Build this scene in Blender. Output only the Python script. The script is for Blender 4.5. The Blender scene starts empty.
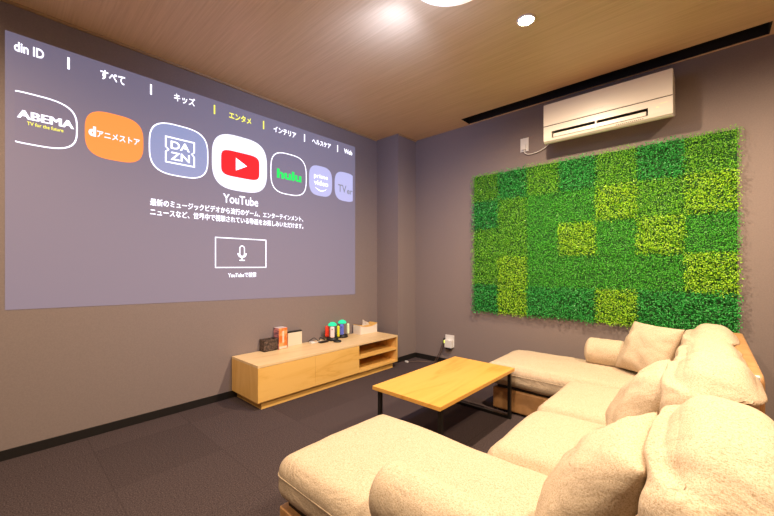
import bpy, bmesh, math, random
from mathutils import Vector, Matrix, noise, Euler
C = bpy.context.scene.collection
S = bpy.context.scene
PI = math.pi
random.seed(7)

# ------------------------------------------------------------------ camera
cd = bpy.data.cameras.new('camera'); cam = bpy.data.objects.new('camera', cd); C.objects.link(cam)
cd.sensor_width = 36; cd.lens = 354.07/774*36; cd.shift_y = 7.88/774; cd.clip_start = .02
cam.location = (0, 0, 1.05); cam.rotation_euler = (PI/2, 0, math.radians(42.25))
S.camera = cam
# ------------------------------------------------------------------ exposure and world
S.view_settings.view_transform = 'Standard'; S.view_settings.look = 'None'
S.view_settings.gamma = 1; S.view_settings.use_curve_mapping = False
S.view_settings.exposure = 0.80
w = bpy.data.worlds.new('world'); S.world = w; w.use_nodes = True
w.node_tree.nodes['Background'].inputs[0].default_value = (1.0, .86, .72, 1)
w.node_tree.nodes['Background'].inputs[1].default_value = .5
LAMP_W = 34       # each ceiling downlight
LAMP_COL = (1.0, .765, .53)
SCREEN_E = .17
# ceiling downlights (x, y); only the first is inside the picture
LAMPS = [(-.79, 2.08), (.62, 2.05), (.45, .55), (-.79, .25), (-2.0, -.6)]

# room numbers
XL, YF, H = -2.817, 3.242, 2.489
XR, YB = 1.55, -1.9
PX, PY = -2.50, 2.93            # pillar side and front

# ------------------------------------------------------------------ helpers
def col(o): return tuple(o) + (1,)
def newmat(name, base=(.5,.5,.5), rough=.6, spec=.5, metal=0):
    m = bpy.data.materials.new(name); m.use_nodes = True
    b = m.node_tree.nodes['Principled BSDF']
    b.inputs['Base Color'].default_value = col(base); b.inputs['Roughness'].default_value = rough
    b.inputs['Specular IOR Level'].default_value = spec; b.inputs['Metallic'].default_value = metal
    return m
def nd(m, t, **kw):
    n = m.node_tree.nodes.new(t)
    for k, v in kw.items(): setattr(n, k, v)
    return n
def lk(m, a, b): m.node_tree.links.new(a, b)
def bsdf(m): return m.node_tree.nodes['Principled BSDF']
def noise_mat(name, c1, c2, scale=(10,10,10), nscale=1, detail=4, rough=.6, bump=0, bdist=.002, lo=.35, hi=.65, spec=.4, kind='noise'):
    m = newmat(name, c1, rough, spec)
    tc = nd(m, 'ShaderNodeTexCoord'); mp = nd(m, 'ShaderNodeMapping'); mp.inputs['Scale'].default_value = scale
    lk(m, tc.outputs['Object'], mp.inputs['Vector'])
    n = nd(m, 'ShaderNodeTexNoise'); n.inputs['Scale'].default_value = nscale; n.inputs['Detail'].default_value = detail
    lk(m, mp.outputs[0], n.inputs['Vector'])
    r = nd(m, 'ShaderNodeValToRGB')
    r.color_ramp.elements[0].position = lo; r.color_ramp.elements[1].position = hi
    r.color_ramp.elements[0].color = col(c1); r.color_ramp.elements[1].color = col(c2)
    lk(m, n.outputs['Fac'], r.inputs[0]); lk(m, r.outputs[0], bsdf(m).inputs['Base Color'])
    if bump:
        b = nd(m, 'ShaderNodeBump'); b.inputs['Strength'].default_value = bump; b.inputs['Distance'].default_value = bdist
        lk(m, n.outputs['Fac'], b.inputs['Height']); lk(m, b.outputs[0], bsdf(m).inputs['Normal'])
    return m
def emis(name, base, ecol, e, rough=.8):
    m = newmat(name, base, rough, .2)
    bsdf(m).inputs['Emission Color'].default_value = col(ecol); bsdf(m).inputs['Emission Strength'].default_value = e
    return m

def box(bm, x0, x1, y0, y1, z0, z1, mi=0, bev=0, seg=2):
    x0, x1 = min(x0, x1), max(x0, x1); y0, y1 = min(y0, y1), max(y0, y1); z0, z1 = min(z0, z1), max(z0, z1)
    t = bmesh.new() if bev else bm
    vs = [t.verts.new(p) for p in ((x0,y0,z0),(x1,y0,z0),(x1,y1,z0),(x0,y1,z0),(x0,y0,z1),(x1,y0,z1),(x1,y1,z1),(x0,y1,z1))]
    fs = [(0,3,2,1),(4,5,6,7),(0,1,5,4),(1,2,6,5),(2,3,7,6),(3,0,4,7)]
    for f in fs:
        ff = t.faces.new([vs[i] for i in f]); ff.material_index = mi
    if bev:
        bmesh.ops.bevel(t, geom=list(t.edges), offset=bev, segments=seg, affect='EDGES', profile=.7)
        for f in t.faces: f.material_index = mi
        merge(bm, t)
    return bm
def merge(bm, t, mat=None):
    if mat is not None: t.transform(mat)
    t.verts.index_update()
    vs = [bm.verts.new(v.co) for v in t.verts]
    for f in t.faces:
        try:
            n = bm.faces.new([vs[v.index] for v in f.verts]); n.material_index = f.material_index; n.smooth = f.smooth
        except ValueError: pass
    t.free()
def cyl(bm, c, r, h, seg=32, r2=None, axis='z', mi=0):
    """lathe with base centre c, radius r at the bottom, r2 at the top"""
    prof = [(0,0),(r,0),(r if r2 is None else r2,h),(0,h)]
    lathe(bm, c, prof, seg, axis, mi)
def lathe(bm, c, prof, seg=32, axis='z', mi=0):
    t = bmesh.new(); rings = []
    for (r, z) in prof:
        if r < 1e-6: rings.append([t.verts.new((0,0,z))])
        else: rings.append([t.verts.new((r*math.cos(2*PI*i/seg), r*math.sin(2*PI*i/seg), z)) for i in range(seg)])
    for a, b in zip(rings, rings[1:]):
        for i in range(seg):
            j = (i+1) % seg
            if len(a) == 1 and len(b) == 1: continue
            if len(a) == 1: f = t.faces.new((a[0], b[j], b[i])) if False else t.faces.new((a[0], b[i], b[j]))
            elif len(b) == 1: f = t.faces.new((a[i], a[j], b[0]))
            else: f = t.faces.new((a[i], a[j], b[j], b[i]))
            f.material_index = mi; f.smooth = True
    bmesh.ops.recalc_face_normals(t, faces=t.faces)
    M = Matrix.Translation(c)
    if axis == 'x': M = M @ Matrix.Rotation(PI/2, 4, 'Y')
    if axis == 'y': M = M @ Matrix.Rotation(-PI/2, 4, 'X')
    merge(bm, t, M)
def tube(bm, pts, r, seg=8, mi=0, smooth=6):
    pts = [Vector(p) for p in pts]
    if smooth and len(pts) > 2:      # Catmull-Rom
        q = []
        P = [pts[0]] + pts + [pts[-1]]
        for i in range(1, len(P)-2):
            for k in range(smooth):
                t = k/smooth; a, b, c, d = P[i-1], P[i], P[i+1], P[i+2]
                q.append(.5*((2*b) + (c-a)*t + (2*a-5*b+4*c-d)*t*t + (3*b-a-3*c+d)*t**3))
        q.append(pts[-1]); pts = q
    rings = []
    for i, p in enumerate(pts):
        d = (pts[min(i+1, len(pts)-1)] - pts[max(i-1, 0)]).normalized()
        u = d.cross(Vector((0,0,1)))
        if u.length < .1: u = d.cross(Vector((1,0,0)))
        u.normalize(); v = d.cross(u)
        rings.append([bm.verts.new(p + r*(math.cos(2*PI*k/seg)*u + math.sin(2*PI*k/seg)*v)) for k in range(seg)])
    for a, b in zip(rings, rings[1:]):
        for k in range(seg):
            f = bm.faces.new((a[k], a[(k+1)%seg], b[(k+1)%seg], b[k])); f.smooth = True; f.material_index = mi
    bm.faces.new(rings[0][::-1]); bm.faces.new(rings[-1])
def prism(bm, outline, frm, mi=0, smooth=False):
    """outline: list of (a,b); frm(a,b,t) -> xyz for t in 0,1"""
    A = [bm.verts.new(frm(a, b, 0)) for a, b in outline]; B = [bm.verts.new(frm(a, b, 1)) for a, b in outline]
    n = len(A); fs = [bm.faces.new(A[::-1]), bm.faces.new(B)]
    for i in range(n):
        f = bm.faces.new((A[i], A[(i+1)%n], B[(i+1)%n], B[i])); f.smooth = smooth; fs.append(f)
    for f in fs: f.material_index = mi
    return fs
def roundbox(w, d, h, r, n=16, crown=0, wr=0, ws=4, seed=0, crown_pow=2, micro=0):
    """soft box centred on x,y with its bottom at z=0; crown swells the top, wr adds folds"""
    t = bmesh.new()
    def grid(o, a, b):
        vs = [[t.verts.new(o + a*(i/n) + b*(j/n)) for j in range(n+1)] for i in range(n+1)]
        for i in range(n):
            for j in range(n): t.faces.new((vs[i][j], vs[i+1][j], vs[i+1][j+1], vs[i][j+1])).smooth = True
    V = Vector
    for o, a, b in ((V((-1,-1,-1)),V((0,2,0)),V((2,0,0))),(V((-1,-1,1)),V((2,0,0)),V((0,2,0))),(V((-1,-1,-1)),V((2,0,0)),V((0,0,2))),
                    (V((-1,1,-1)),V((0,0,2)),V((2,0,0))),(V((-1,-1,-1)),V((0,0,2)),V((0,2,0))),(V((1,-1,-1)),V((0,2,0)),V((0,0,2)))):
        grid(o, a, b)
    bmesh.ops.remove_doubles(t, verts=t.verts, dist=1e-4)
    hw, hd, hh = w/2, d/2, h/2
    for v in t.verts:
        def ease(a): return math.sin(a*PI/2)*.45 + a*.55
        u = V((ease(v.co.x), ease(v.co.y), ease(v.co.z)))
        p = V((u.x*hw, u.y*hd, u.z*hh))
        rr = min(r, hw, hd, hh)
        q = V((max(-hw+rr, min(hw-rr, p.x)), max(-hd+rr, min(hd-rr, p.y)), max(-hh+rr, min(hh-rr, p.z))))
        dlt = p - q
        if dlt.length > 1e-7: p = q + dlt.normalized()*rr
        cu = (1-abs(u.x)**crown_pow)*(1-abs(u.y)**crown_pow)
        if p.z > -hh*.2: p.z += crown*cu*(p.z+hh*.2)/(hh*1.2)
        if wr:
            s = V((seed*3.1, seed*1.7, seed*.9))
            f = noise.noise(p*ws+s) + .5*noise.noise(p*ws*2.3+s)
            nrm = V((p.x/hw, p.y/hd, p.z/hh))
            p += nrm*wr*f
        v.co = p + V((0,0,hh))
    return t
def pillow(w, h, T, n=28, wr=.006, seed=0, pinch=.06):
    """throw pillow in the local x (width) / y (height) plane, thickness along z, centred"""
    t = bmesh.new(); sh = []
    for s in (1, -1):
        g = []
        for i in range(n+1):
            row = []
            for j in range(n+1):
                u, v = 2*i/n-1, 2*j/n-1
                u = math.copysign(1-(1-abs(u))**1.25, u); v = math.copysign(1-(1-abs(v))**1.25, v)
                e = max(0, (1-abs(u)**2.6))*max(0, (1-abs(v)**2.6))
                z = s*T/2*(e**.55)
                x = u*w/2*(1-pinch*(1-v*v)*abs(u)**3); y = v*h/2*(1-pinch*(1-u*u)*abs(v)**3)
                if 0 < i < n and 0 < j < n:
                    a = math.atan2(v, u)
                    edge = max(abs(u), abs(v))
                    z += s*wr*(noise.noise(Vector((u*2.2+seed, v*2.2, s*3)))*1.2 + .9*edge**2*noise.noise(Vector((math.cos(a)*7+seed, math.sin(a)*7, s)))) * min(1, e*5)
                row.append(t.verts.new((x, y, z)))
            g.append(row)
        for i in range(n):
            for j in range(n):
                q = (g[i][j], g[i+1][j], g[i+1][j+1], g[i][j+1])
                t.faces.new(q if s > 0 else q[::-1]).smooth = True
    bmesh.ops.remove_doubles(t, verts=t.verts, dist=2e-4)
    return t
def obj(name, bm, mats, parent=None, origin=None, smooth=False):
    """bm is in world coordinates; the object's origin is put at `origin` (or at its parent's base)"""
    me = bpy.data.meshes.new(name)
    o = bpy.data.objects.new(name, me); C.objects.link(o)
    pw = Vector((0,0,0))
    q = parent
    while q is not None: pw += q.location; q = q.parent
    base = Vector(origin) if origin is not None else pw.copy()
    bm.transform(Matrix.Translation(-base))
    if smooth:
        for f in bm.faces: f.smooth = True
    bm.to_mesh(me); bm.free()
    for m in (mats if isinstance(mats, (list, tuple)) else [mats]): me.materials.append(m)
    if parent is not None: o.parent = parent
    o.location = base - pw
    return o
def tag(o, label, cat, group=None, kind=None):
    o['label'] = label; o['category'] = cat
    if group: o['group'] = group
    if kind: o['kind'] = kind
    return o
def thing(name, label, cat, loc, group=None):
    o = bpy.data.objects.new(name, None); C.objects.link(o); o.location = loc; o.empty_display_size = .05
    return tag(o, label, cat, group)
def struct(name, bm, mats):
    o = obj(name, bm, mats); o['kind'] = 'structure'; return o

# ------------------------------------------------------------------ materials
M = {}
M['wall'] = noise_mat('taupe wallpaper', (.232,.185,.170), (.252,.202,.186), (140,140,140), 1, 3, .75, .05, .0006, spec=.25)
M['black'] = newmat('black plastic', (.012,.011,.011), .45)
M['skirting'] = newmat('black skirting', (.014,.012,.011), .4)
M['recess'] = newmat('black recess', (.006,.005,.005), .7)
M['white'] = newmat('white plastic', (.78,.76,.72), .4)
M['trim'] = newmat('light wood trim', (.42,.27,.13), .5)
def ceiling_mat():
    m = newmat('ribbed brown ceiling', (.4,.28,.18), .42, .55)
    tc = nd(m, 'ShaderNodeTexCoord'); mp = nd(m, 'ShaderNodeMapping'); mp.inputs['Scale'].default_value = (3, 120, 1)
    lk(m, tc.outputs['Object'], mp.inputs[0])
    n = nd(m, 'ShaderNodeTexNoise'); n.inputs['Scale'].default_value = 1; n.inputs['Detail'].default_value = 3; lk(m, mp.outputs[0], n.inputs[0])
    r = nd(m, 'ShaderNodeValToRGB'); r.color_ramp.elements[0].position = .3; r.color_ramp.elements[1].position = .7
    r.color_ramp.elements[0].color = (.655,.44,.235,1); r.color_ramp.elements[1].color = (.76,.53,.30,1)
    lk(m, n.outputs['Fac'], r.inputs[0]); lk(m, r.outputs[0], bsdf(m).inputs['Base Color'])
    b = nd(m, 'ShaderNodeBump'); b.inputs['Strength'].default_value = .15; b.inputs['Distance'].default_value = .002
    lk(m, n.outputs['Fac'], b.inputs['Height']); lk(m, b.outputs[0], bsdf(m).inputs['Normal'])
    return m
M['ceiling'] = ceiling_mat()
def carpet_mat():
    m = newmat('dark carpet tiles', (.06,.045,.045), .95, .1)
    tc = nd(m, 'ShaderNodeTexCoord')
    mp = nd(m, 'ShaderNodeMapping'); mp.inputs['Scale'].default_value = (2,2,2); mp.inputs['Location'].default_value = (.13,.27,0)
    lk(m, tc.outputs['Object'], mp.inputs[0])
    fl = nd(m, 'ShaderNodeVectorMath', operation='FLOOR'); lk(m, mp.outputs[0], fl.inputs[0])
    wn = nd(m, 'ShaderNodeTexWhiteNoise', noise_dimensions='2D'); lk(m, fl.outputs[0], wn.inputs['Vector'])
    fr = nd(m, 'ShaderNodeVectorMath', operation='FRACTION'); lk(m, mp.outputs[0], fr.inputs[0])
    sx = nd(m, 'ShaderNodeSeparateXYZ'); lk(m, fr.outputs[0], sx.inputs[0])
    mn = nd(m, 'ShaderNodeMath', operation='MINIMUM'); lk(m, sx.outputs[0], mn.inputs[0]); lk(m, sx.outputs[1], mn.inputs[1])
    gt = nd(m, 'ShaderNodeMath', operation='GREATER_THAN'); gt.inputs[1].default_value = .012; lk(m, mn.outputs[0], gt.inputs[0])
    n = nd(m, 'ShaderNodeTexNoise'); n.inputs['Scale'].default_value = 170; n.inputs['Detail'].default_value = 3; lk(m, tc.outputs['Object'], n.inputs['Vector'])
    r = nd(m, 'ShaderNodeValToRGB'); r.color_ramp.elements[0].position = .3; r.color_ramp.elements[1].position = .75
    r.color_ramp.elements[0].color = (.034,.025,.026,1); r.color_ramp.elements[1].color = (.112,.083,.083,1)
    lk(m, n.outputs['Fac'], r.inputs[0])
    # tile tone and seam
    a = nd(m, 'ShaderNodeMath', operation='MULTIPLY_ADD'); a.inputs[1].default_value = .2; a.inputs[2].default_value = .9; lk(m, wn.outputs['Value'], a.inputs[0])
    g = nd(m, 'ShaderNodeMath', operation='MULTIPLY_ADD'); g.inputs[1].default_value = .14; g.inputs[2].default_value = .86; lk(m, gt.outputs[0], g.inputs[0])
    mu = nd(m, 'ShaderNodeMath', operation='MULTIPLY'); lk(m, a.outputs[0], mu.inputs[0]); lk(m, g.outputs[0], mu.inputs[1])
    sc = nd(m, 'ShaderNodeVectorMath', operation='SCALE'); lk(m, r.outputs[0], sc.inputs[0]); lk(m, mu.outputs[0], sc.inputs['Scale'])
    lk(m, sc.outputs[0], bsdf(m).inputs['Base Color'])
    b = nd(m, 'ShaderNodeBump'); b.inputs['Strength'].default_value = .6; b.inputs['Distance'].default_value = .004
    lk(m, n.outputs['Fac'], b.inputs['Height']); lk(m, b.outputs[0], bsdf(m).inputs['Normal'])
    return m
M['carpet'] = carpet_mat()
def wood_mat(name, c1, c2, c3, stretch, rough=.38):
    m = newmat(name, c1, rough, .4)
    tc = nd(m, 'ShaderNodeTexCoord'); mp = nd(m, 'ShaderNodeMapping'); mp.inputs['Scale'].default_value = stretch
    lk(m, tc.outputs['Object'], mp.inputs[0])
    n = nd(m, 'ShaderNodeTexNoise'); n.inputs['Scale'].default_value = 1.0; n.inputs['Detail'].default_value = 5; n.inputs['Distortion'].default_value = 1.2
    lk(m, mp.outputs[0], n.inputs[0])
    mr = nd(m, 'ShaderNodeMath', operation='MULTIPLY'); mr.inputs[1].default_value = 5; lk(m, n.outputs['Fac'], mr.inputs[0])
    pp = nd(m, 'ShaderNodeMath', operation='PINGPONG'); pp.inputs[1].default_value = 1; lk(m, mr.outputs[0], pp.inputs[0])
    n2 = nd(m, 'ShaderNodeTexNoise'); n2.inputs['Scale'].default_value = 12; n2.inputs['Detail'].default_value = 2; lk(m, mp.outputs[0], n2.inputs[0])
    ad = nd(m, 'ShaderNodeMath', operation='MULTIPLY_ADD'); ad.inputs[1].default_value = .5; lk(m, n2.outputs['Fac'], ad.inputs[0]); lk(m, pp.outputs[0], ad.inputs[2])
    r = nd(m, 'ShaderNodeValToRGB'); e = r.color_ramp.elements; e[0].position = .1; e[1].position = 1.2 if False else 1
    e[0].color = col(c3); e[1].color = col(c2); k = e.new(.45); k.color = col(c1)
    lk(m, ad.outputs[0], r.inputs[0]); lk(m, r.outputs[0], bsdf(m).inputs['Base Color'])
    return m
M['oak_y'] = wood_mat('oak grain', (.80,.47,.12), (.84,.51,.145), (.70,.38,.08), (9, 1.3, 9))
M['oak_z'] = wood_mat('oak grain upright', (.76,.45,.135), (.80,.49,.16), (.66,.36,.09), (12, 12, 1.5))
M['oak_top'] = wood_mat('oak top grain', (.76,.54,.27), (.80,.58,.31), (.68,.45,.20), (9, 1.2, 9))
M['table_top'] = wood_mat('golden oak', (.72,.37,.075), (.76,.41,.095), (.62,.28,.045), (9, 1.4, 9), .35)
M['steel'] = newmat('black steel', (.012,.011,.010), .3, .5)
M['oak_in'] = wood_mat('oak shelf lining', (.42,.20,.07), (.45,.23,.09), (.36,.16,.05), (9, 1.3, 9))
def fabric_mat():
    m = newmat('cream woven fabric', (.7,.6,.45), .92, .15)
    tc = nd(m, 'ShaderNodeTexCoord')
    outs = []
    for sc in ((700, 210, 210), (210, 700, 210), (210, 210, 700)):
        mp = nd(m, 'ShaderNodeMapping'); mp.inputs['Scale'].default_value = sc; lk(m, tc.outputs['Object'], mp.inputs[0])
        n = nd(m, 'ShaderNodeTexNoise'); n.inputs['Scale'].default_value = 1; n.inputs['Detail'].default_value = 2; lk(m, mp.outputs[0], n.inputs[0]); outs.append(n.outputs['Fac'])
    a = nd(m, 'ShaderNodeMath', operation='ADD'); lk(m, outs[0], a.inputs[0]); lk(m, outs[1], a.inputs[1])
    b2 = nd(m, 'ShaderNodeMath', operation='ADD'); lk(m, a.outputs[0], b2.inputs[0]); lk(m, outs[2], b2.inputs[1])
    dv = nd(m, 'ShaderNodeMath', operation='DIVIDE'); dv.inputs[1].default_value = 3; lk(m, b2.outputs[0], dv.inputs[0])
    r = nd(m, 'ShaderNodeValToRGB'); e = r.color_ramp.elements
    e[0].position = .38; e[0].color = (.40,.295,.18,1); e[1].position = .56; e[1].color = (.63,.52,.385,1)
    k = e.new(.47); k.color = (.535,.42,.295,1)
    lk(m, dv.outputs[0], r.inputs[0]); lk(m, r.outputs[0], bsdf(m).inputs['Base Color'])
    b = nd(m, 'ShaderNodeBump'); b.inputs['Strength'].default_value = .5; b.inputs['Distance'].default_value = .003
    lk(m, dv.outputs[0], b.inputs['Height'])
    wn = nd(m, 'ShaderNodeTexNoise'); wn.inputs['Scale'].default_value = 9; wn.inputs['Detail'].default_value = 3; wn.inputs['Distortion'].default_value = 1.6; lk(m, tc.outputs['Object'], wn.inputs['Vector'])
    b3 = nd(m, 'ShaderNodeBump'); b3.inputs['Strength'].default_value = .35; b3.inputs['Distance'].default_value = .02
    lk(m, wn.outputs['Fac'], b3.inputs['Height']); lk(m, b.outputs[0], b3.inputs['Normal']); lk(m, b3.outputs[0], bsdf(m).inputs['Normal'])
    return m
M['fabric'] = fabric_mat()
M['piping'] = newmat('cream piping', (.72,.60,.42), .85, .2)
M['leather'] = noise_mat('tan leather', (.42,.22,.085), (.50,.275,.115), (30,30,30), 1, 4, .5, .2, .001)

# ------------------------------------------------------------------ room shell
b = bmesh.new(); box(b, XL-.1, XR+.1, YB-.1, YF+.1, -.1, 0); struct('floor', b, M['carpet'])
SX0, SX1, SY0, SY1 = -1.80, .28, 3.062, 3.222     # black slot in the ceiling
b = bmesh.new()
box(b, XL-.1, XR+.1, YB-.1, SY0, H, H+.12); box(b, XL-.1, XR+.1, SY1, YF+.1, H, H+.12)
box(b, XL-.1, SX0, SY0, SY1, H, H+.12); box(b, SX1, XR+.1, SY0, SY1, H, H+.12)
struct('ceiling', b, M['ceiling'])
b = bmesh.new()
t = .006; zt = H+.10
box(b, SX0, SX1, SY0, SY0+t, H+.001, zt); box(b, SX0, SX1, SY1-t, SY1, H+.001, zt)
box(b, SX0, SX0+t, SY0+t, SY1-t, H+.001, zt); box(b, SX1-t, SX1, SY0+t, SY1-t, H+.001, zt); box(b, SX0, SX1, SY0, SY1, zt, zt+t)
struct('trim_2', b, M['recess'])
b = bmesh.new(); box(b, XL-.1, XL, YB-.1, YF+.1, 0, H); struct('wall_left', b, M['wall'])
b = bmesh.new(); box(b, XL, XR, YF, YF+.1, 0, H); struct('wall_far', b, M['wall'])
b = bmesh.new(); box(b, XR, XR+.1, YB-.1, YF+.1, 0, H); struct('wall_right', b, M['wall'])
b = bmesh.new(); box(b, XL, XR, YB-.1, YB, 0, H); struct('wall_near', b, M['wall'])
b = bmesh.new(); box(b, XL, PX, PY, YF, 0, H); struct('wall_pillar', b, M['wall'])
bh, bt = .055, .008
b = bmesh.new(); box(b, XL, XL+bt, YB, PY, 0, bh, bev=.002); struct('baseboard_left', b, M['skirting'])
b = bmesh.new(); box(b, XL+bt, PX+bt, PY-bt, PY, 0, bh); box(b, PX, PX+bt, PY, YF-bt, 0, bh); struct('baseboard_pillar', b, M['skirting'])
b = bmesh.new(); box(b, PX, XR, YF-bt, YF, 0, bh, bev=.002); struct('baseboard_far', b, M['skirting'])
b = bmesh.new(); box(b, XL, XL+.014, YB, PY-.014, H-.014, H); box(b, PX, PX+.014, PY, YF, H-.014, H); struct('trim_1', b, M['trim'])

# ------------------------------------------------------------------ lamps on the ceiling
M['lens'] = emis('lamp lens', (1,1,1), (1, .86, .62), 60)
M['lampring'] = newmat('white lamp ring', (.8,.77,.7), .4)
for i, (x, y) in enumerate(LAMPS):
    t = thing('ceiling_downlight', ['small glowing round downlight recessed in the brown ceiling above the coffee table',
              'recessed downlight in the ceiling beside the right wall near the grass wall', 'recessed downlight in the ceiling above the near sofa',
              'recessed downlight in the ceiling in front of the near chaise', 'recessed downlight in the ceiling behind the camera by the projected wall'][i], 'ceiling light', (x, y, H))
    b = bmesh.new(); lathe(b, (x, y, H), [(.052,.0),(.052,-.005),(.047,-.008),(.041,-.006),(.040,.0)], 40); obj('trim_ring', b, M['lampring'], t)
    b = bmesh.new(); lathe(b, (x, y, H), [(.0400,-.0005),(.0395,-.0040),(.030,-.0048),(0,-.005)], 40); obj('lens', b, M['lens'], t)
    l = bpy.data.lights.new('downlight', 'SPOT'); l.energy = LAMP_W*PI*(1.0, .85, .50, .75, .5)[i]; l.color = LAMP_COL; l.spot_size = math.radians(176); l.spot_blend = .8; l.shadow_soft_size = .035
    lo = bpy.data.objects.new('downlight_lamp', l); C.objects.link(lo); lo.parent = t; lo.location = (0,0,-.045)
t = thing('ceiling_lamp', 'large round white ceiling lamp, cut off by the top edge of the photo', 'ceiling light', (-.865, 1.40, H))
c = (-.865, 1.40, H)
b = bmesh.new(); lathe(b, c, [(0,0),(.20,0),(.20,-.03),(.215,-.035),(.215,-.05),(.205,-.05)], 64); obj('housing', b, M['white'], t)
b = bmesh.new(); lathe(b, c, [(.214,-.05),(.217,-.080),(.205,-.105),(.15,-.118),(0,-.122)], 64)
obj('diffuser', b, emis('lamp diffuser', (.85,.83,.8), (1,.85,.68), .35, .4), t)
b = bmesh.new(); box(b, c[0]-.235, c[0]-.2, 1.37, 1.43, H-.07, H-.03, bev=.006); obj('projector_lens', b, M['black'], t)
for kind, en, off in (('SPOT', 42, (-.26, .02, -.11)), ('POINT', 6.5, (-.27, .02, -.22))):     # cool lights added near the projector for the bluish cast on ceiling and walls
    l = bpy.data.lights.new('added_cool_glow', kind); l.energy = en; l.color = (.40, .54, 1); l.shadow_soft_size = .04 if kind == 'SPOT' else .28
    lo = bpy.data.objects.new('added_cool_glow', l); C.objects.link(lo); lo.parent = t; lo.location = off
    if kind == 'SPOT':
        l.spot_size = math.radians(135); l.spot_blend = 1
        lo.rotation_euler = (Vector((-2.80, 2.30, 1.35)) - Vector((-1.125, 1.42, 2.38))).to_track_quat('-Z', 'Y').to_euler()

# ------------------------------------------------------------------ projected picture on the left wall
XS = XL
def wp(y, z, dx): return (XS+dx, y, z)
def text_mesh(s, bold=0):
    cu = bpy.data.curves.new('tmp', 'FONT'); cu.body = s; cu.size = 1; cu.resolution_u = 3; cu.offset = bold
    o = bpy.data.objects.new('tmp', cu); C.objects.link(o)
    bpy.context.view_layer.update()
    dg = bpy.context.evaluated_depsgraph_get(); me = bpy.data.meshes.new_from_object(o.evaluated_get(dg))
    bm = bmesh.new(); bm.from_mesh(me)
    bpy.data.objects.remove(o); bpy.data.curves.remove(cu); bpy.data.meshes.remove(me)
    return bm
def put_text(bm, s, y0, y1, z0, z1, dx, bold=.012, mi=0):
    t = text_mesh(s, bold)
    if not t.verts: t.free(); return
    xs = [v.co.x for v in t.verts]; ys = [v.co.y for v in t.verts]
    a0, a1, b0, b1 = min(xs), max(xs), min(ys), max(ys)
    for v in t.verts:
        v.co = Vector(wp(y0+(v.co.x-a0)/(a1-a0)*(y1-y0), z0+(v.co.y-b0)/max(1e-6, b1-b0)*(z1-z0), dx))
    for f in t.faces: f.material_index = mi
    merge(bm, t)
def squircle(cy, cz, w, h, n=64, p=3.2, ymin=None, ymax=None):
    out = []
    for i in range(n):
        a = 2*PI*i/n; ca, sa = math.cos(a), math.sin(a)
        y = cy + math.copysign(abs(ca)**(2/p), ca)*w/2; z = cz + math.copysign(abs(sa)**(2/p), sa)*h/2
        if ymin is not None: y = max(ymin, y)
        if ymax is not None: y = min(ymax, y)
        out.append((y, z))
    return out
def flat(bm, pts, dx, mi=0, dx0=None):
    prism(bm, pts, lambda a, b_, t: wp(a, b_, (dx if t else (dx0 if dx0 is not None else dx-.0008))), mi)
def ring(bm, outer, inner, dx, mi=0, skip=None):
    A = [bm.verts.new(wp(y, z, dx)) for y, z in outer]; B = [bm.verts.new(wp(y, z, dx)) for y, z in inner]
    n = len(A)
    for i in range(n):
        j = (i+1) % n
        if skip and skip(outer[i], outer[j]): continue
        bm.faces.new((A[i], A[j], B[j], B[i])).material_index = mi
def light_mat(name, c, e, base=(.16,.13,.115)): return emis(name, base, c, e)
MS = {'bg': light_mat('projected dark violet', (.45,.42,.68), SCREEN_E, (.16,.13,.12)),
      'white': light_mat('projected white', (.84,.84,1.0), 1.3), 'tilewhite': light_mat('projected tile white', (.80,.80,1), .85),
      'soft': light_mat('projected pale blue', (.55,.57,1.0), .50), 'blue': light_mat('projected steel blue', (.26,.33,.62), .50),
      'orange': light_mat('projected orange', (1.0,.25,.05), .80, (.10,.05,.03)), 'red': light_mat('projected red', (.95,.015,.02), .70, (.08,.01,.01)),
      'green': light_mat('projected green', (.01,.85,.12), .65, (.02,.08,.03)), 'yellow': light_mat('projected yellow', (.90,.85,.06), .85),
      'navy': light_mat('projected dark navy', (.42,.40,.70), SCREEN_E), 'grey': light_mat('projected slate', (.20,.24,.33), .5)}
scr = thing('projected_screen', 'large projected television menu with app icons on the left wall', 'projected screen', (XL, 1.31, .75))
b = bmesh.new(); flat(b, [(.028,.811),(2.589,.745),(2.589,2.329),(.028,2.326)], .002, dx0=.0); obj('picture_area', b, MS['bg'], scr)
def part(name, fn, mats, parent=scr, label=None):
    b = bmesh.new(); fn(b); o = obj(name, b, mats, parent)
    if label: o['label'] = label
    return o
# menu words and the bars between them
for s, y0, y1, z0, z1, m in (('din ID',.062,.180,2.230,2.283,'white'),('すべて',.434,.560,2.222,2.282,'white'),('キッズ',.846,.985,2.226,2.284,'white'),('エンタメ',1.236,1.420,2.222,2.276,'yellow'),
                             ('インテリア',1.624,1.852,2.224,2.276,'white'),('ヘルスケア',2.030,2.256,2.226,2.276,'white'),('Web',2.432,2.546,2.226,2.276,'white')):
    part('menu_word', lambda b: put_text(b, s, y0, y1, z0, z1, .0035, .012 if s == 'キッズ' else .020), MS[m], label=None if m != 'yellow' else 'yellow highlighted menu word')
for y, m in ((.285,'white'),(.705,'white'),(1.124,'yellow'),(1.530,'yellow'),(1.944,'white'),(2.345,'white')):
    part('menu_divider', lambda b: flat(b, [(y-.005,2.218),(y+.005,2.218),(y+.005,2.288),(y-.005,2.288)], .0035), MS[m])
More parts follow.
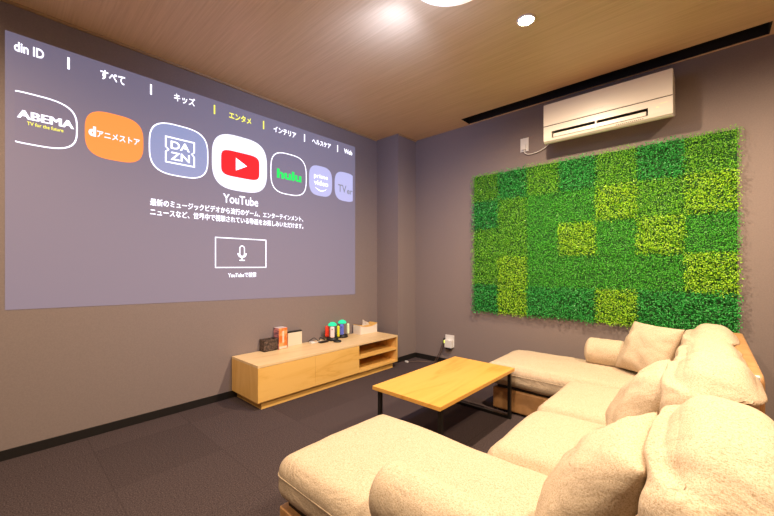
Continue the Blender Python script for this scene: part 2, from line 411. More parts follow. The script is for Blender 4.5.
# icons
def icon(cy, cz, w, h, fill, border=None, ymin=None, ymax=None, label=None, bw=.007):
    def f(b):
        o = squircle(cy, cz, w, h, ymin=ymin, ymax=ymax)
        if border:
            i_ = squircle(cy, cz, w-2*bw, h-2*bw, ymin=ymin, ymax=ymax)
            flat(b, o, .0035, 0)
            ring(b, o, i_, .0040, 1, skip=(lambda p, q: (ymin is not None and abs(p[0]-ymin) < 1e-6 and abs(q[0]-ymin) < 1e-6)))
        else: flat(b, o, .0035, 0)
    return part('app_icon', f, [MS[fill]] + ([MS[border]] if border else []), label=label)
i1 = icon(.140, 1.872, .372, .290, 'navy', 'white', ymin=.066, label='dark icon with a white outline and a yellow line of small text')
part('icon_lettering', lambda b: [put_text(b, 'ABEMA', .076+k, .306+k, 1.868, 1.913, .0050+abs(k)*.01, 0) for k in (-.003, -.0015, 0, .0015, .003)], MS['white'], i1)
part('icon_lettering', lambda b: put_text(b, 'TV for the future', .112, .262, 1.836, 1.856, .0050, .012), MS['yellow'], i1)
i2 = icon(.510, 1.872, .302, .296, 'orange', label='orange icon')
part('icon_lettering', lambda b: (put_text(b, 'd', .376, .412, 1.850, 1.912, .0050, .06), put_text(b, 'アニメストア', .416, .640, 1.852, 1.894, .0050, .022)), MS['tilewhite'], i2)
i3 = icon(.885, 1.874, .386, .368, 'blue', 'white', label='blue icon with a white square emblem')
def dazn(b):
    y0, y1, z0, z1, t_, d = .789, .983, 1.776, 1.962, .009, .0050
    mz = (z0+z1)/2; n_ = .016
    o = [(y0,z0),(y1,z0),(y1,mz-n_),(y1-n_,mz),(y1,mz+n_),(y1,z1),(y0,z1),(y0,mz+n_),(y0+n_,mz),(y0,mz-n_)]
    i_ = [(y0+t_,z0+t_),(y1-t_,z0+t_),(y1-t_,mz-n_-.002),(y1-n_-t_*1.2,mz),(y1-t_,mz+n_+.002),(y1-t_,z1-t_),(y0+t_,z1-t_),(y0+t_,mz+n_+.002),(y0+n_+t_*1.2,mz),(y0+t_,mz-n_-.002)]
    ring(b, o, i_, d)
    put_text(b, 'DA', .824, .948, 1.880, 1.936, d, .015); put_text(b, 'ZN', .824, .948, 1.802, 1.858, d, .015)
part('icon_emblem', dazn, MS['white'], i3)
i4 = icon(1.333, 1.876, .456, .442, 'tilewhite', label='largest icon, white with a red play button')
def play(b):
    flat(b, squircle(1.332, 1.866, .318, .205, p=5), .0050, 0)
    flat(b, [(1.290,1.818),(1.290,1.918),(1.382,1.868)], .0060, 1)
part('play_button', play, [MS['red'], MS['white']], i4)
i5 = icon(1.780, 1.878, .372, .372, 'navy', 'white', label='dark icon with a white outline and green lettering')
part('icon_lettering', lambda b: put_text(b, 'hulu', 1.655, 1.908, 1.826, 1.910, .0050, .045), MS['green'], i5)
i6 = icon(2.134, 1.880, .278, .292, 'soft', label='pale blue icon with white lettering and a smile')
def prime(b):
    put_text(b, 'prime', 2.052, 2.218, 1.892, 1.945, .0050, .004); put_text(b, 'video', 2.052, 2.222, 1.836, 1.886, .0050, .008)
    up = [(2.065+.14*k/10, 1.812-.022*math.sin(PI*k/10)) for k in range(11)]; lo_ = [(y, z-.002-.008*math.sin(PI*k/10)) for k, (y, z) in enumerate(up)]
    flat(b, up[::-1]+lo_, .0050)
part('icon_lettering', prime, MS['white'], i6)
i7 = icon(2.452, 1.876, .290, .300, 'soft', ymax=2.553, label='pale blue icon cut off by the screen edge')
part('icon_lettering', lambda b: (put_text(b, 'TV', 2.350, 2.462, 1.812, 1.890, .0050, .012), put_text(b, 'er', 2.470, 2.548, 1.806, 1.850, .0050, .02)), MS['grey'], i7)
part('app_title', lambda b: put_text(b, 'YouTube', 1.190, 1.480, 1.548, 1.618, .0035, .010), MS['white'])
part('description_line', lambda b: put_text(b, '最新のミュージックビデオから流行のゲーム、エンターテインメント、', .700, 1.928, 1.462, 1.512, .0035, .012), MS['white'])
part('description_line', lambda b: put_text(b, 'ニュースなど、世界中で視聴されている動画をお楽しみいただけます。', .700, 1.930, 1.395, 1.445, .0035, .012), MS['white'])
def vbox(b):
    o = [(1.128,1.034),(1.555,1.034),(1.555,1.274),(1.128,1.274)]; t_ = .007
    ring(b, o, [(1.128+t_,1.034+t_),(1.555-t_,1.034+t_),(1.555-t_,1.274-t_),(1.128+t_,1.274-t_)], .0035)
vb = part('voice_search_box', vbox, MS['white'])
def mic(b):
    cy = 1.342; d = .0035
    def pill(w, h, cz, k=10):
        return [(cy+w/2*math.cos(a), cz+h/2-w/2+w/2*math.sin(a)) for a in [PI*i/k for i in range(k+1)]] + [(cy-w/2*math.cos(a), cz-h/2+w/2-w/2*math.sin(a)) for a in [PI*i/k for i in range(k+1)]]
    ring(b, pill(.046,.092,1.170), pill(.032,.078,1.170), d)
    arc = [(cy+.038*math.cos(a), 1.153+.038*math.sin(a)) for a in [PI+PI*i/14 for i in range(15)]]; arc2 = [(cy+.029*math.cos(a), 1.153+.029*math.sin(a)) for a in [PI+PI*i/14 for i in range(15)]]
    flat(b, arc+arc2[::-1], d)
    flat(b, [(cy-.004,1.098),(cy+.004,1.098),(cy+.004,1.118),(cy-.004,1.118)], d); flat(b, [(cy-.022,1.091),(cy+.022,1.091),(cy+.022,1.099),(cy-.022,1.099)], d)
part('microphone_symbol', mic, MS['white'], vb)
part('search_caption', lambda b: put_text(b, 'YouTubeで検索', 1.228, 1.463, .956, .998, .0035, .012), MS['white'])

# ------------------------------------------------------------------ green wall
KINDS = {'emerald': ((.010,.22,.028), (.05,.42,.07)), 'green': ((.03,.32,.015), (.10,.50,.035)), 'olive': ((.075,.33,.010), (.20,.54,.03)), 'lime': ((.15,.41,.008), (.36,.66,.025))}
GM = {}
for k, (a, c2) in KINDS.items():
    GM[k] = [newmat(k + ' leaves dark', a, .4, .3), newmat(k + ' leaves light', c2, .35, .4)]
M['moss'] = newmat('dark backing net', (.015,.08,.015), .9)
GX0, GZ0, PW, PH = -1.752, .598, .2713, .2700
GROWS = [['olive','emerald','olive','emerald','olive','emerald','olive'],
         ['emerald','olive','green','green','lime','olive','lime'],
         ['olive','olive','green','lime','green','lime','green'],
         ['olive','lime','green','green','green','green','lime'],
         ['emerald','lime','emerald','emerald','lime','emerald','emerald']]
LEAF = {'emerald': (1700, .0125, .072), 'green': (2500, .0088, .058), 'olive': (2100, .0102, .066), 'lime': (1900, .0114, .070)}
KW = {'emerald': 'deep green', 'green': 'mid green', 'olive': 'olive green', 'lime': 'yellow green'}
gw = thing('green_wall', 'wall panel of artificial green leaves in a patchwork of green squares', 'green wall', (GX0+3.5*PW, YF, GZ0))
b = bmesh.new(); box(b, GX0+.01, GX0+7*PW-.01, YF-.016, YF-.0005, GZ0+.01, GZ0+5*PH-.01); obj('backing_board', b, M['moss'], gw)
def foliage(kind, x0, z0, seed):
    rnd = random.Random(seed); n, L, D = LEAF[kind]; verts = []; faces = []; mi = []
    g = lambda: rnd.gauss(0, 1)
    for k in range(n):
        px = x0 + rnd.uniform(0, PW) + g()*.010; pz = z0 + rnd.uniform(0, PH) + g()*.010
        dep = D*(rnd.random()**.6)*(.85+.3*noise.noise(Vector((px*14, pz*14, 3))))
        dep = max(.012, dep); c_ = Vector((px, YF-.004-dep, pz))
        nrm = Vector((g()*.65, -1, g()*.65+.35)).normalized()
        a = nrm.cross(Vector((g(), g(), g()))).normalized(); bb = nrm.cross(a)
        l = L*rnd.uniform(.7, 1.25); w_ = l*rnd.uniform(.5, .75)
        i0 = len(verts); lift = nrm*l*.18
        verts += [c_-a*l*.55, c_-bb*w_*.45-a*l*.05+lift, c_+a*l*.55, c_+bb*w_*.45-a*l*.05+lift]
        faces += [(i0, i0+1, i0+2), (i0, i0+2, i0+3)]
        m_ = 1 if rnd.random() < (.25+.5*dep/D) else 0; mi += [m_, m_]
    return verts, faces, mi
sd = 0
for r_, row in enumerate(GROWS):
    for c_, kind in enumerate(row):
        x0, z0 = GX0+c_*PW, GZ0+(4-r_)*PH
        v, f, mi = foliage(kind, x0, z0, sd); sd += 1
        base = gw.location; me = bpy.data.meshes.new('foliage_square'); org = Vector((x0+PW/2, YF-.02, z0+PH/2))
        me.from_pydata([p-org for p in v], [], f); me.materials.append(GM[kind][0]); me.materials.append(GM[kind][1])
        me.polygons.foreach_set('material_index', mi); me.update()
        o = bpy.data.objects.new('foliage_square', me); C.objects.link(o); o.parent = gw; o.location = org-base; o['label'] = KW[kind] + ' leaves'

# ------------------------------------------------------------------ air conditioner
M['ac'] = newmat('cream white plastic', (.80,.74,.64), .35, .5)
M['acdark'] = newmat('dark air slot', (.03,.022,.018), .6)
M['mark'] = newmat('grey print', (.25,.21,.18), .6)
ac = thing('air_conditioner', 'white wall mounted air conditioner above the green leaf wall', 'air conditioner', (-.595, YF, 2.03))
AX0, AX1 = -1.005, -.176; Z0 = 2.035
outer = [(0,2.375),(-.195,2.372),(-.212,2.362),(-.220,2.340),(-.220,2.095),(-.214,2.070),(-.195,2.058),(-.165,2.060),(-.08,2.090),(0,2.115)]
notch = [(0,2.375),(-.195,2.372),(-.212,2.362),(-.220,2.340),(-.220,2.140),(-.130,2.150),(-.130,2.093),(-.2190,2.088),(-.214,2.070),(-.195,2.058),(-.165,2.060),(-.08,2.090),(0,2.115)]
def acp(x0, x1): return lambda a, b_, t: (x0 if t else x1, YF+a, b_)
b = bmesh.new(); prism(b, outer, acp(AX0, -.942)); prism(b, outer, acp(-.310, AX1))
fs = prism(b, notch, acp(-.942, -.310))
for f in fs[2:]:
    cz = f.calc_center_median()
    if cz.z < 2.152 and cz.z > 2.0895 and cz.y > YF-.2185 and cz.y < YF-.12: f.material_index = 1
bmesh.ops.recalc_face_normals(b, faces=b.faces)
obj('body', b, [M['ac'], M['acdark']], ac)
b = bmesh.new(); box(b, AX0+.001, AX1-.001, YF-.2245, YF-.2195, 2.192, 2.366, bev=.002); obj('front_panel', b, M['ac'], ac)
b = bmesh.new(); box(b, AX0+.0005, AX1-.0005, YF-.2215, YF-.2195, 2.1875, 2.1915); obj('panel_seam', b, M['acdark'], ac)
b = bmesh.new()
prism(b, [(-.214,2.094),(-.214,2.120),(-.208,2.124),(-.150,2.112),(-.150,2.106),(-.208,2.094)], acp(-.930, -.322)); obj('air_flap', b, M['ac'], ac)
b = bmesh.new(); box(b, -.634, -.622, YF-.2185, YF-.13, 2.086, 2.148, bev=.002); obj('flap_hinge', b, M['ac'], ac)
b = bmesh.new(); box(b, -.265, -.250, YF-.2215, YF-.219, 2.128, 2.134); box(b, -.245, -.20, YF-.2210, YF-.219, 2.15, 2.153)
obj('indicator_light', b, emis('warm indicator', (.7,.6,.4), (1,.8,.4), .35), ac)
b = bmesh.new()
for k in range(14): box(b, -.50+k*.012, -.50+k*.012+.008, YF-.2180, YF-.205, 2.0735, 2.0775)
obj('printed_marks', b, M['mark'], ac)
b = bmesh.new()
for k in range(6): box(b, -.64+k*.011, -.64+k*.011+.008, YF-.2252, YF-.2243, 2.226, 2.231)
obj('badge', b, newmat('silver badge', (.62,.58,.52), .3), ac)

def outlet(x0, x1, z0, z1, label, name='wall_outlet'):
    t = thing(name, label, 'wall outlet', ((x0+x1)/2, YF, z0))
    b = bmesh.new(); box(b, x0, x1, YF-.009, YF-.0003, z0, z1, bev=.003); obj('cover_plate', b, M['white'], t)
    return t
o1 = outlet(-1.281, -1.207, 2.092, 2.215, 'white wall outlet high on the wall left of the air conditioner')
b = bmesh.new(); box(b, -1.262, -1.226, YF-.030, YF-.009, 2.105, 2.150, bev=.004); obj('plug', b, M['white'], o1)
b = bmesh.new(); tube(b, [(-1.244,YF-.02,2.106),(-1.235,YF-.02,2.075),(-1.20,YF-.015,2.058),(-1.13,YF-.015,2.062),(-1.06,YF-.02,2.085),(-1.007,YF-.03,2.125)], .004)
tag(obj('power_cable', b, M['white'], origin=(-1.13,YF,2.06)), 'short white cable sagging between outlet and air conditioner', 'cable')
o2 = outlet(-2.092, -1.985, .190, .315, 'white wall outlet with plugged adapters low on the wall behind the coffee table')
b = bmesh.new(); box(b, -2.078, -1.992, YF-.050, YF-.009, .185, .268, bev=.008); obj('adapter', b, M['white'], o2)
b = bmesh.new(); box(b, -2.066, -2.008, YF-.045, YF-.012, .168, .187, bev=.004); obj('plug', b, M['black'], o2); b = bmesh.new(); box(b, -2.104, -2.088, YF-.03, YF-.012, .250, .275, bev=.003); obj('plug', b, M['black'], o2)
b = bmesh.new(); box(b, -2.083, -2.073, YF-.0535, YF-.0495, .232, .262); obj('indicator_light', b, emis('yellow green indicator', (.6,.7,.1), (.75,.9,.1), .5), o2)
for dx, lab, en in ((0, 'brown cable hanging from the low outlet, nearer the sofa', (-2.38,3.10)), (-.02, 'brown cable hanging from the low outlet, nearer the pillar', (-2.47,2.98))):
    b = bmesh.new(); tube(b, [(-2.096+dx*.2,YF-.022,.252),(-2.104+dx,YF-.03,.19),(-2.13+dx,YF-.03,.12),(-2.17+dx,YF-.03,.05),(-2.20+dx,YF-.05,.0045),(-2.29+dx,YF-.08+dx*2,.0045),(en[0],en[1],.0045)], .0035)
    tag(obj('floor_cable', b, newmat('brown cable', (.10,.06,.045), .5), origin=(en[0],en[1],0)), lab, 'cable', 'cables from the low outlet')
b = bmesh.new(); box(b, -2.45, -2.41, 2.985, 3.0, .001, .018, bev=.004); tag(obj('cable_connector', b, M['white'], origin=(-2.43,2.99,0)), 'tiny white cable connector lying on the carpet beside the pillar', 'connector')

# ------------------------------------------------------------------ tv cabinet
CX0, CX1, CY0, CY1, CZ = XL+.010, -2.39, 1.255, 2.795, .331
cab = thing('tv_cabinet', 'long low oak cabinet with drawers and open shelves under the projected screen', 'cabinet', ((CX0+CX1)/2, (CY0+CY1)/2, 0))
tk = .018
b = bmesh.new(); box(b, CX0, CX1, CY0, CY1, CZ-tk, CZ, bev=.0015); obj('top', b, M['oak_top'], cab)
for y0 in (CY0, CY1-tk, 2.250-tk):
    b = bmesh.new(); box(b, CX0, CX1-(.0 if y0 != 2.250-tk else .020), y0, y0+tk, .060, CZ-tk, bev=.001); obj('side_panel' if y0 != 2.250-tk else 'divider', b, M['oak_z'], cab)
b = bmesh.new(); box(b, CX0, CX1-.002, CY0+tk, 2.250-tk, .060, .060+tk); box(b, CX0, CX1, 2.250, CY1-tk, .060, .060+tk); obj('bottom_panel', b, M['oak_y'], cab)
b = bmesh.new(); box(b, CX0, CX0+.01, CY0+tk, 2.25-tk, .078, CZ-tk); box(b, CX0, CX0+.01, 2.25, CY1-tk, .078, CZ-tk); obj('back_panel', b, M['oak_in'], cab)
b = bmesh.new(); box(b, CX0+.01, CX1-.004, 2.250, CY1-tk, .186, .186+tk); obj('shelf', b, M['oak_y'], cab)
for y0, y1 in ((CY0+.001, 1.7538), (1.7552, 2.249)):
    b = bmesh.new(); box(b, CX1-.018, CX1+.002, y0, y1, .064, CZ-tk-.003, bev=.0012); obj('drawer_front', b, M['oak_y'], cab)
b = bmesh.new(); box(b, CX0, -2.42, 1.298, 2.750, 0, .060); obj('plinth', b, M['oak_y'], cab)

# items on the cabinet
ZT = CZ+.0005
M['slate'] = noise_mat('mottled black brown', (.02,.014,.012), (.15,.10,.08), (60,60,60), 1, 4, .5)
b = bmesh.new(); bx = (-2.812, -2.735, 1.492, 1.618)
h_ = .098; t = .006
box(b, bx[0], bx[1], bx[2], bx[2]+t, ZT, ZT+h_); box(b, bx[0], bx[1], bx[3]-t, bx[3], ZT, ZT+h_); box(b, bx[0], bx[0]+t, bx[2]+t, bx[3]-t, ZT, ZT+h_); box(b, bx[1]-t, bx[1], bx[2]+t, bx[3]-t, ZT, ZT+h_); box(b, bx[0], bx[1], bx[2], bx[3], ZT, ZT+.006)
tag(obj('remote_holder', b, M['slate'], origin=(-2.783,1.57,ZT)), 'dark mottled open box at the left end of the cabinet top', 'box')
M['obox'] = noise_mat('orange print', (.75,.17,.03), (.90,.36,.13), (18,18,18), 1, 3, .4, lo=.45, hi=.6)
M['pbox'] = noise_mat('purple print', (.17,.07,.12), (.75,.30,.30), (10,30,40), 1, 3, .4, lo=.45, hi=.62)
bt_ = thing('game_box', 'tall orange and purple carton standing on the cabinet beside the dark box', 'box', (-2.78, 1.68, ZT))
b = bmesh.new(); box(b, -2.812, -2.728, 1.624, 1.706, ZT, ZT+.182, bev=.0008)
for f in b.faces:
    if f.normal.y < -.5 or f.calc_center_median().y < 1.6245: f.material_index = 1
    if f.calc_center_median().z > ZT+.1815: f.material_index = 2
obj('carton', b, [M['obox'], M['pbox'], newmat('pale carton top', (.62,.55,.55), .5)], bt_)
b = bmesh.new(); box(b, -2.7279, -2.7272, 1.658, 1.674, ZT+.055, ZT+.155); box(b, -2.7279, -2.7272, 1.628, 1.702, ZT+.004, ZT+.024); obj('printed_label', b, newmat('pale print', (.85,.62,.50), .5), bt_)
t = thing('tablet_box', 'cream upright box with a black top edge beside the orange carton', 'box', (-2.785, 1.82, ZT))
b = bmesh.new(); box(b, -2.796, -2.768, 1.738, 1.884, ZT, ZT+.118, bev=.001); obj('case', b, newmat('cream card', (.75,.66,.50), .5), t)
b = bmesh.new(); box(b, -2.800, -2.770, 1.736, 1.886, ZT+.1182, ZT+.130, bev=.002); obj('lid', b, M['black'], t)

def capsule(cx, cy, z0, w, th, h, ang, tilt=0):
    t = roundbox(w, th, h, min(w, h)/2*.98, 10)
    t2 = Matrix.Translation((cx, cy, z0)) @ Matrix.Rotation(ang, 4, 'Z')
    t.transform(t2); return t
def stand(name, cx, cy, label):
    t = thing(name, label, 'charging stand', (cx, cy, ZT), 'controller charging stands')
    b = bmesh.new(); lathe(b, (cx, cy, ZT), [(0,0),(.056,0),(.058,.004),(.056,.024),(.040,.029),(0,.029)], 32); obj('base', b, M['black'], t)
    b = bmesh.new(); merge(b, roundbox(.026, .026, .112, .008, 6), Matrix.Translation((cx, cy, ZT+.028))); obj('post', b, M['black'], t)
    b = bmesh.new(); lathe(b, (cx, cy, ZT+.140), [(.040,0),(.043,.008),(.036,.020),(.018,.032),(0,.035)], 24); lathe(b, (cx, cy, ZT+.1401), [(0,0),(.040,0)], 24)
    obj('glowing_top', b, emis('green glow', (.02,.3,.15), (.02,.75,.35), .55), t)
    return t
stand('charging_stand', -2.700, 2.185, 'round black charging stand with a glowing green top, nearer the cream box')
stand('charging_stand', -2.742, 2.345, 'round black charging stand with a glowing green top, nearer the tissue box')
CC = [(-2.700-.036, 2.185-.034, (.80,.05,.02), 'red', PI*.25), (-2.700+.036, 2.185-.030, (.86,.70,.70), 'pale pink', PI*.25), (-2.700+.036, 2.185+.044, (.75,.75,.03), 'yellow', PI*.75),
      (-2.742+.034, 2.345-.036, (.12,.17,.70), 'blue', PI*.25), (-2.742+.038, 2.345+.046, (.75,.85,.55), 'pale green', PI*.75)]
for x, y, c_, nm, an in CC:
    t = thing('game_controller', nm + ' game controller docked upright on a charging stand on the cabinet', 'game controller', (x, y, ZT+.0295), 'game controllers on the charging stands')
    b = bmesh.new(); merge(b, capsule(x, y, ZT+.0295, .042, .027, .108, an)); obj('shell', b, newmat(nm+' plastic', c_, .4), t)
    out = Vector((x+2.70 if x < -2.60 and y < 2.26 else x+2.742, y-(2.185 if y < 2.26 else 2.345), 0)).normalized()
    b = bmesh.new(); p = Vector((x, y, ZT+.108)) + out*.010; lathe(b, p, [(0,0),(.006,.0),(.007,.006),(0,.008)], 12); obj('thumbstick', b, M['black'], t)
b = bmesh.new(); lathe(b, (-2.600, 2.165, ZT), [(0,0),(.036,0),(.038,.004),(.036,.012),(0,.014)], 28); tag(obj('black_puck', b, M['black'], origin=(-2.600,2.165,ZT)), 'small flat black disc in front of the charging stands', 'gadget')
b = bmesh.new(); box(b, -2.70, -2.655, 2.015, 2.105, ZT, ZT+.012, bev=.004); tag(obj('charging_hub', b, M['black'], origin=(-2.68,2.06,ZT)), 'flat black hub lying left of the charging stands', 'gadget')
b = bmesh.new(); tube(b, [(-2.79,1.97,ZT+.004),(-2.77,2.02,ZT+.035),(-2.74,2.05,ZT+.006),(-2.765,2.09,ZT+.03),(-2.745,2.13,ZT+.006),(-2.80,2.14,ZT+.004)], .0035)
tag(obj('black_cable', b, M['black'], origin=(-2.77,2.05,ZT)), 'looped black cable on the cabinet top against the wall', 'cable')
b = bmesh.new(); tube(b, [(-2.74,1.95,ZT+.004),(-2.70,1.98,ZT+.004),(-2.725,2.03,ZT+.004),(-2.712,2.09,ZT+.004),(-2.72,2.12,ZT+.004)], .004); box(b, -2.745,-2.705,1.945,1.985,ZT,ZT+.016, bev=.003)
tag(obj('white_cable', b, M['white'], origin=(-2.72,2.03,ZT)), 'white cable and plug lying on the cabinet beside the black hub', 'cable')
# tissue box with a dished wooden top
tb = thing('tissue_box', 'white tissue box with a curved wooden top at the right end of the cabinet', 'tissue box', (-2.735, 2.665, ZT))
N = 14; yb0, yb1, xb0, xb1 = 2.540, 2.790, -2.790, -2.680
def dish(k): return .072 + .022*((2*k/N-1)**2)
prof = [(yb0+(yb1-yb0)*k/N, ZT+dish(k)) for k in range(N+1)]
b = bmesh.new(); prism(b, [(yb0, ZT), (yb1, ZT)] + prof[::-1], lambda a, b_, t: (xb0 if t else xb1, a, b_)); bmesh.ops.recalc_face_normals(b, faces=b.faces)
obj('case', b, newmat('white frosted case', (.82,.74,.64), .4), tb)
b = bmesh.new(); prism(b, [(y, z+.0002) for y, z in prof] + [(y, z+.007) for y, z in prof[::-1]], lambda a, b_, t: (xb0-.002 if t else xb1+.002, a, b_)); bmesh.ops.recalc_face_normals(b, faces=b.faces)
obj('lid', b, M['oak_y'], tb)
b = bmesh.new(); n = 12; g = []
for i in range(n+1):
    row = []
    for j in range(n+1):
        u, v = i/n, j/n
        x = -2.735 + .006*math.sin(7*u+3*v); y = 2.610 + .115*u - .02*v*u + .010*v
        z = ZT+.074 + .068*v*(1-.72*u**1.6) + .004*math.sin(9*u)*v
        row.append(b.verts.new((x, y, z)))
    g.append(row)
for i in range(n):
    for j in range(n): b.faces.new((g[i][j], g[i+1][j], g[i+1][j+1], g[i][j+1])).smooth = True
bmesh.ops.solidify(b, geom=b.faces[:], thickness=.0015)
tag(obj('tissue', b, newmat('white tissue', (.92,.90,.88), .9), tb), 'white tissue', 'tissue'); 
del bpy.data.objects['tissue']['category']

# ------------------------------------------------------------------ coffee table
TX0, TX1, TY0, TY1, TZ = -1.460, -.988, 1.480, 2.395, .347
tbl = thing('coffee_table', 'low coffee table with golden oak top and black steel legs', 'coffee table', ((TX0+TX1)/2, (TY0+TY1)/2, 0))
b = bmesh.new(); box(b, TX0, TX1, TY0, TY1, TZ-.022, TZ, bev=.002); obj('tabletop', b, M['table_top'], tbl)
s = .021
for yy in (TY0+.030, TY1-.018-s):
    for xx in (TX0+.014, TX1-.014-s):
        b = bmesh.new(); box(b, xx, xx+s, yy, yy+s, .0, TZ-.022, bev=.002); obj('leg', b, M['steel'], tbl)
    b = bmesh.new(); box(b, TX0+.012+s, TX1-.012-s, yy, yy+s, .001, s, bev=.002); obj('foot_bar', b, M['steel'], tbl)

# ------------------------------------------------------------------ the two sofas
def crease(bm, pts, depth, sig):
    pts = [Vector(p) for p in pts]; bm.normal_update(); mv = []
    for v in bm.verts:
        d = 9
        for a, c_ in zip(pts, pts[1:]):
            t_ = max(0, min(1, (v.co-a).dot(c_-a)/(c_-a).length_squared)); d = min(d, (v.co-(a+(c_-a)*t_)).length)
        d = max(0, d-.02)
        if d < sig*4: mv.append((v, v.normal*(-depth*math.exp(-(d/sig)**2)+depth*.35*math.exp(-((d-sig*2)/sig)**2))))
    for v, o in mv: v.co += o
def sofa(label, ychaise0, ychaise1, yseat0, yseat1, near):
    t = thing('chaise_sofa', label, 'sofa', (-.3, (min(ychaise0, yseat0)+max(ychaise1, yseat1))/2, 0), 'chaise sofas pushed together into a U')
    y0, y1 = min(ychaise0, yseat0), max(ychaise1, yseat1)
    # leather base: chaise part and seat part
    b = bmesh.new(); box(b, -1.175, .09, ychaise0+.025, ychaise1-.02, .015, .165, bev=.012, seg=3)
    ya, yb = (yseat0-.02, yseat1-.002) if near else (yseat0+.002, yseat1+.02)
    box(b, -.620, .09, ya, yb, .015, .165, bev=.012, seg=3); obj('base', b, M['leather'], t)
    b = bmesh.new(); box(b, -1.150, .06, ychaise0+.05, ychaise1-.045, .16, .187); box(b, -.590, .06, yseat0+.02, yseat1-.02, .16, .187); obj('shadow_gap_strip', b, M['black'], t)  # black filler paints the shadow gap between base and cushions
    for xx, yy in ((-1.13, ychaise0+.07), (-1.13, ychaise1-.07), (.05, y0+.07), (.05, y1-.07)):
        b = bmesh.new(); lathe(b, (xx, yy, 0), [(0,0),(.018,0),(.020,.016),(0,.016)], 16); obj('foot', b, M['black'], t)
    b = bmesh.new(); merge(b, roundbox(.062, y1-y0-.004, .635, .016, 14), Matrix.Translation((.123 if not near else .288, (y0+y1)/2, .015))); obj('back_frame', b, M['leather'], t)
    # chaise cushion
    def seat(x0, x1, ya, yb, zb, h, crown, seed, name='seat_cushion'):
        b = roundbox(x1-x0, yb-ya, h, .055, 30, crown, .004, 5, seed, 4)
        merge_to = bmesh.new(); merge(merge_to, b, Matrix.Translation(((x0+x1)/2, (ya+yb)/2, zb)))
        o = obj(name, merge_to, M['fabric'], t)
        # piping along the upper edge
        pb = bmesh.new(); z = zb+h*.62; r = .050; e = .0005
        X0, X1, Y0, Y1 = x0+e, x1-e, ya+e, yb-e; pts = []
        for cx, cy, a0 in ((X1-r, Y1-r, 0), (X0+r, Y1-r, PI/2), (X0+r, Y0+r, PI), (X1-r, Y0+r, 3*PI/2)):
            for k in range(6):
                a = a0+PI/2*k/5; pts.append((cx+r*math.cos(a), cy+r*math.sin(a), z))
        pts.append(pts[0]); tube(pb, pts, .0022, 6, smooth=0); obj('piping', pb, M['fabric'], o)
        return o
    o = seat(-1.200 if near else -1.235, -.02, ychaise0+(.015 if near else 0), ychaise1, .185, .157, .016, 1+near, 'chaise_cushion'); 
    seat(-.660, -.02, yseat0+.001, yseat1-.001, .185, .155, .022, 5+near)
    # big soft back cushions
    cs = ((ychaise0, ychaise1), (yseat0, yseat1))
    for k, (ya, yb) in enumerate(cs):
        b = bmesh.new(); w_ = (yb-ya)+.004; hc = .405 if near else .368
        rb = roundbox(.215, w_, hc, .085, 64, .012, .011, 4.5, 11+3*k+7*near, 3)
        for v in rb.verts:
            yy = v.co.y/(w_/2); zz = v.co.z/hc
            v.co.x *= 1-.16*abs(yy)**4
            v.co.z -= .085*abs(yy)**3*max(0, zz)
            for sy in (-1, 1):      # puckers that run out of the sewn top corners
                dy, dz = v.co.y-sy*w_/2, v.co.z-hc*.93; dd = math.hypot(dy, dz); an = math.atan2(dz, -sy*dy)
                v.co.x *= 1-.12*math.exp(-dd/.06)-.06*math.exp(-dd/.16)*math.sin(an*9+k)*min(1, dd/.03)
            fold = math.exp(-((zz-.55-.12*yy*(1 if k else -1))/.035)**2)*max(0, abs(yy)-.15)
            v.co.x -= math.copysign(.010*fold, v.co.x)
            if v.co.z > hc*.86: v.co.x += .025      # slumps back over the frame
        bmesh.ops.smooth_vert(rb, verts=rb.verts, factor=.5, use_axis_x=True, use_axis_y=True, use_axis_z=True)
        Mx = Matrix.Translation((-.008 if near and k == 0 else -.022, (ya+yb)/2, .338)) @ Matrix.Rotation(math.radians(3), 4, 'Y')
        merge(b, rb, Mx)
        yn = ya
        crease(b, [(-.13, yn+.26, .52), (-.10, yn+.20, .62), (-.02, yn+.085, .69), (.05, yn+.05, .70)], .006, .016)
        crease(b, [(-.12, yb-.20, .55), (-.09, yb-.10, .64), (-.05, yb-.05, .67)], .006, .016)
        obj('back_cushion', b, M['fabric'], t)
    return t
sofa('near cream chaise sofa, closest to the camera, with a tan leather base', .675, 1.280, 1.284, 1.838, 1)
sofa('far cream chaise sofa, standing along the wall below the green leaf wall', 2.425, 3.010, 1.842, 2.420, 0)

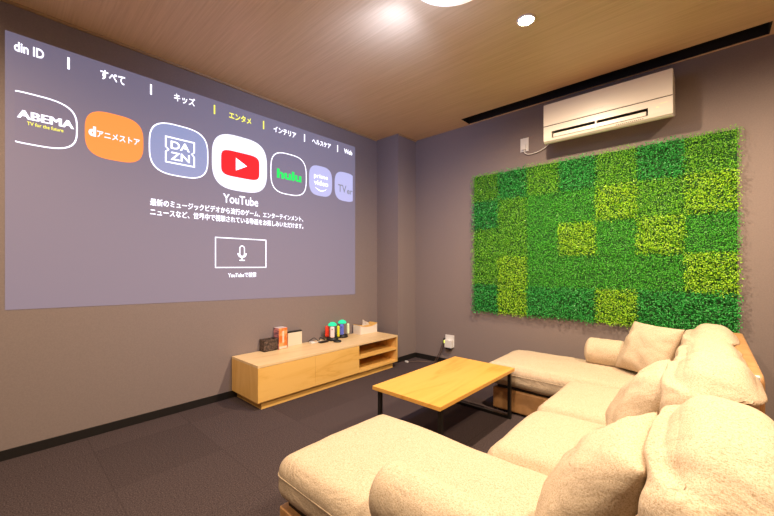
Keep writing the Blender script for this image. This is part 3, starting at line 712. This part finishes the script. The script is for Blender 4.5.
def bolster(x0, x1, yc, zc, r, label):
    t = bmesh.new(); n = 40; seg = 40; rings = []
    for i in range(n+1):
        u = i/n; e = min(u, 1-u)*(x1-x0)
        rr = r*(1-(1-min(1, e/.035))**2.4*.42)
        ring_ = []
        for k in range(seg):
            a = 2*PI*k/seg
            q = rr*(1+.025*noise.noise(Vector((u*6, math.cos(a)*1.5, math.sin(a)*1.5+yc))))
            zz = q*math.sin(a)
            if zz < -r*.86: zz = -r*.86
            ring_.append(t.verts.new((x0+(x1-x0)*u, yc+q*math.cos(a), zc+zz)))
        rings.append(ring_)
    for a, b_ in zip(rings, rings[1:]):
        for k in range(seg): t.faces.new((a[k], b_[k], b_[(k+1)%seg], a[(k+1)%seg])).smooth = True
    t.faces.new(rings[0]); t.faces.new(rings[-1][::-1])
    bmesh.ops.recalc_face_normals(t, faces=t.faces)
    tag(obj('bolster_cushion', t, M['fabric'], origin=((x0+x1)/2, yc, zc-r)), label, 'cushion', 'armrest bolsters on the chaises')
bolster(-.665, -.400, 2.905, .432, .097, 'round cream bolster on the far chaise against the wall')
bolster(-.700, -.330, .752, .408, .082, 'round cream bolster on the near chaise at the bottom of the photo')

def throw(c_, W, U, w_, label, seed, T=.15):
    b = bmesh.new(); p = pillow(w_, w_, T, seed=seed, wr=.012)
    W = Vector(W).normalized(); U = Vector(U); U = (U-W*U.dot(W)).normalized(); Nn = W.cross(U)
    Mx = Matrix(((W.x,U.x,Nn.x,c_[0]),(W.y,U.y,Nn.y,c_[1]),(W.z,U.z,Nn.z,c_[2]),(0,0,0,1)))
    merge(b, p, Mx)
    tag(obj('throw_pillow', b, M['fabric'], origin=(c_[0], c_[1], c_[2]-.16)), label, 'pillow', 'square cream throw pillows')
throw((-.285, 2.765, .522), (.80,-.60,0), (.27,.36,.89), .34, 'square cream throw pillow on the far chaise beside the bolster', 1.3)
throw((-.185, 1.625, .525), (.13,-.99,0), (.53,0,.85), .36, 'square cream throw pillow leaning in the middle of the sofas', 4.1)
throw((-.200, .972, .530), (.03,-1,0), (.60,0,.80), .355, 'square cream throw pillow nearest the camera, at the bottom of the photo', 7.7)
b = bmesh.new(); box(b, .103, .133, 1.775, 1.805, .6505, .664, bev=.003); tag(obj('plastic_clip', b, M['white'], origin=(.13,1.84,.65)), 'tiny white clip on top of the leather backs where they meet', 'clip')
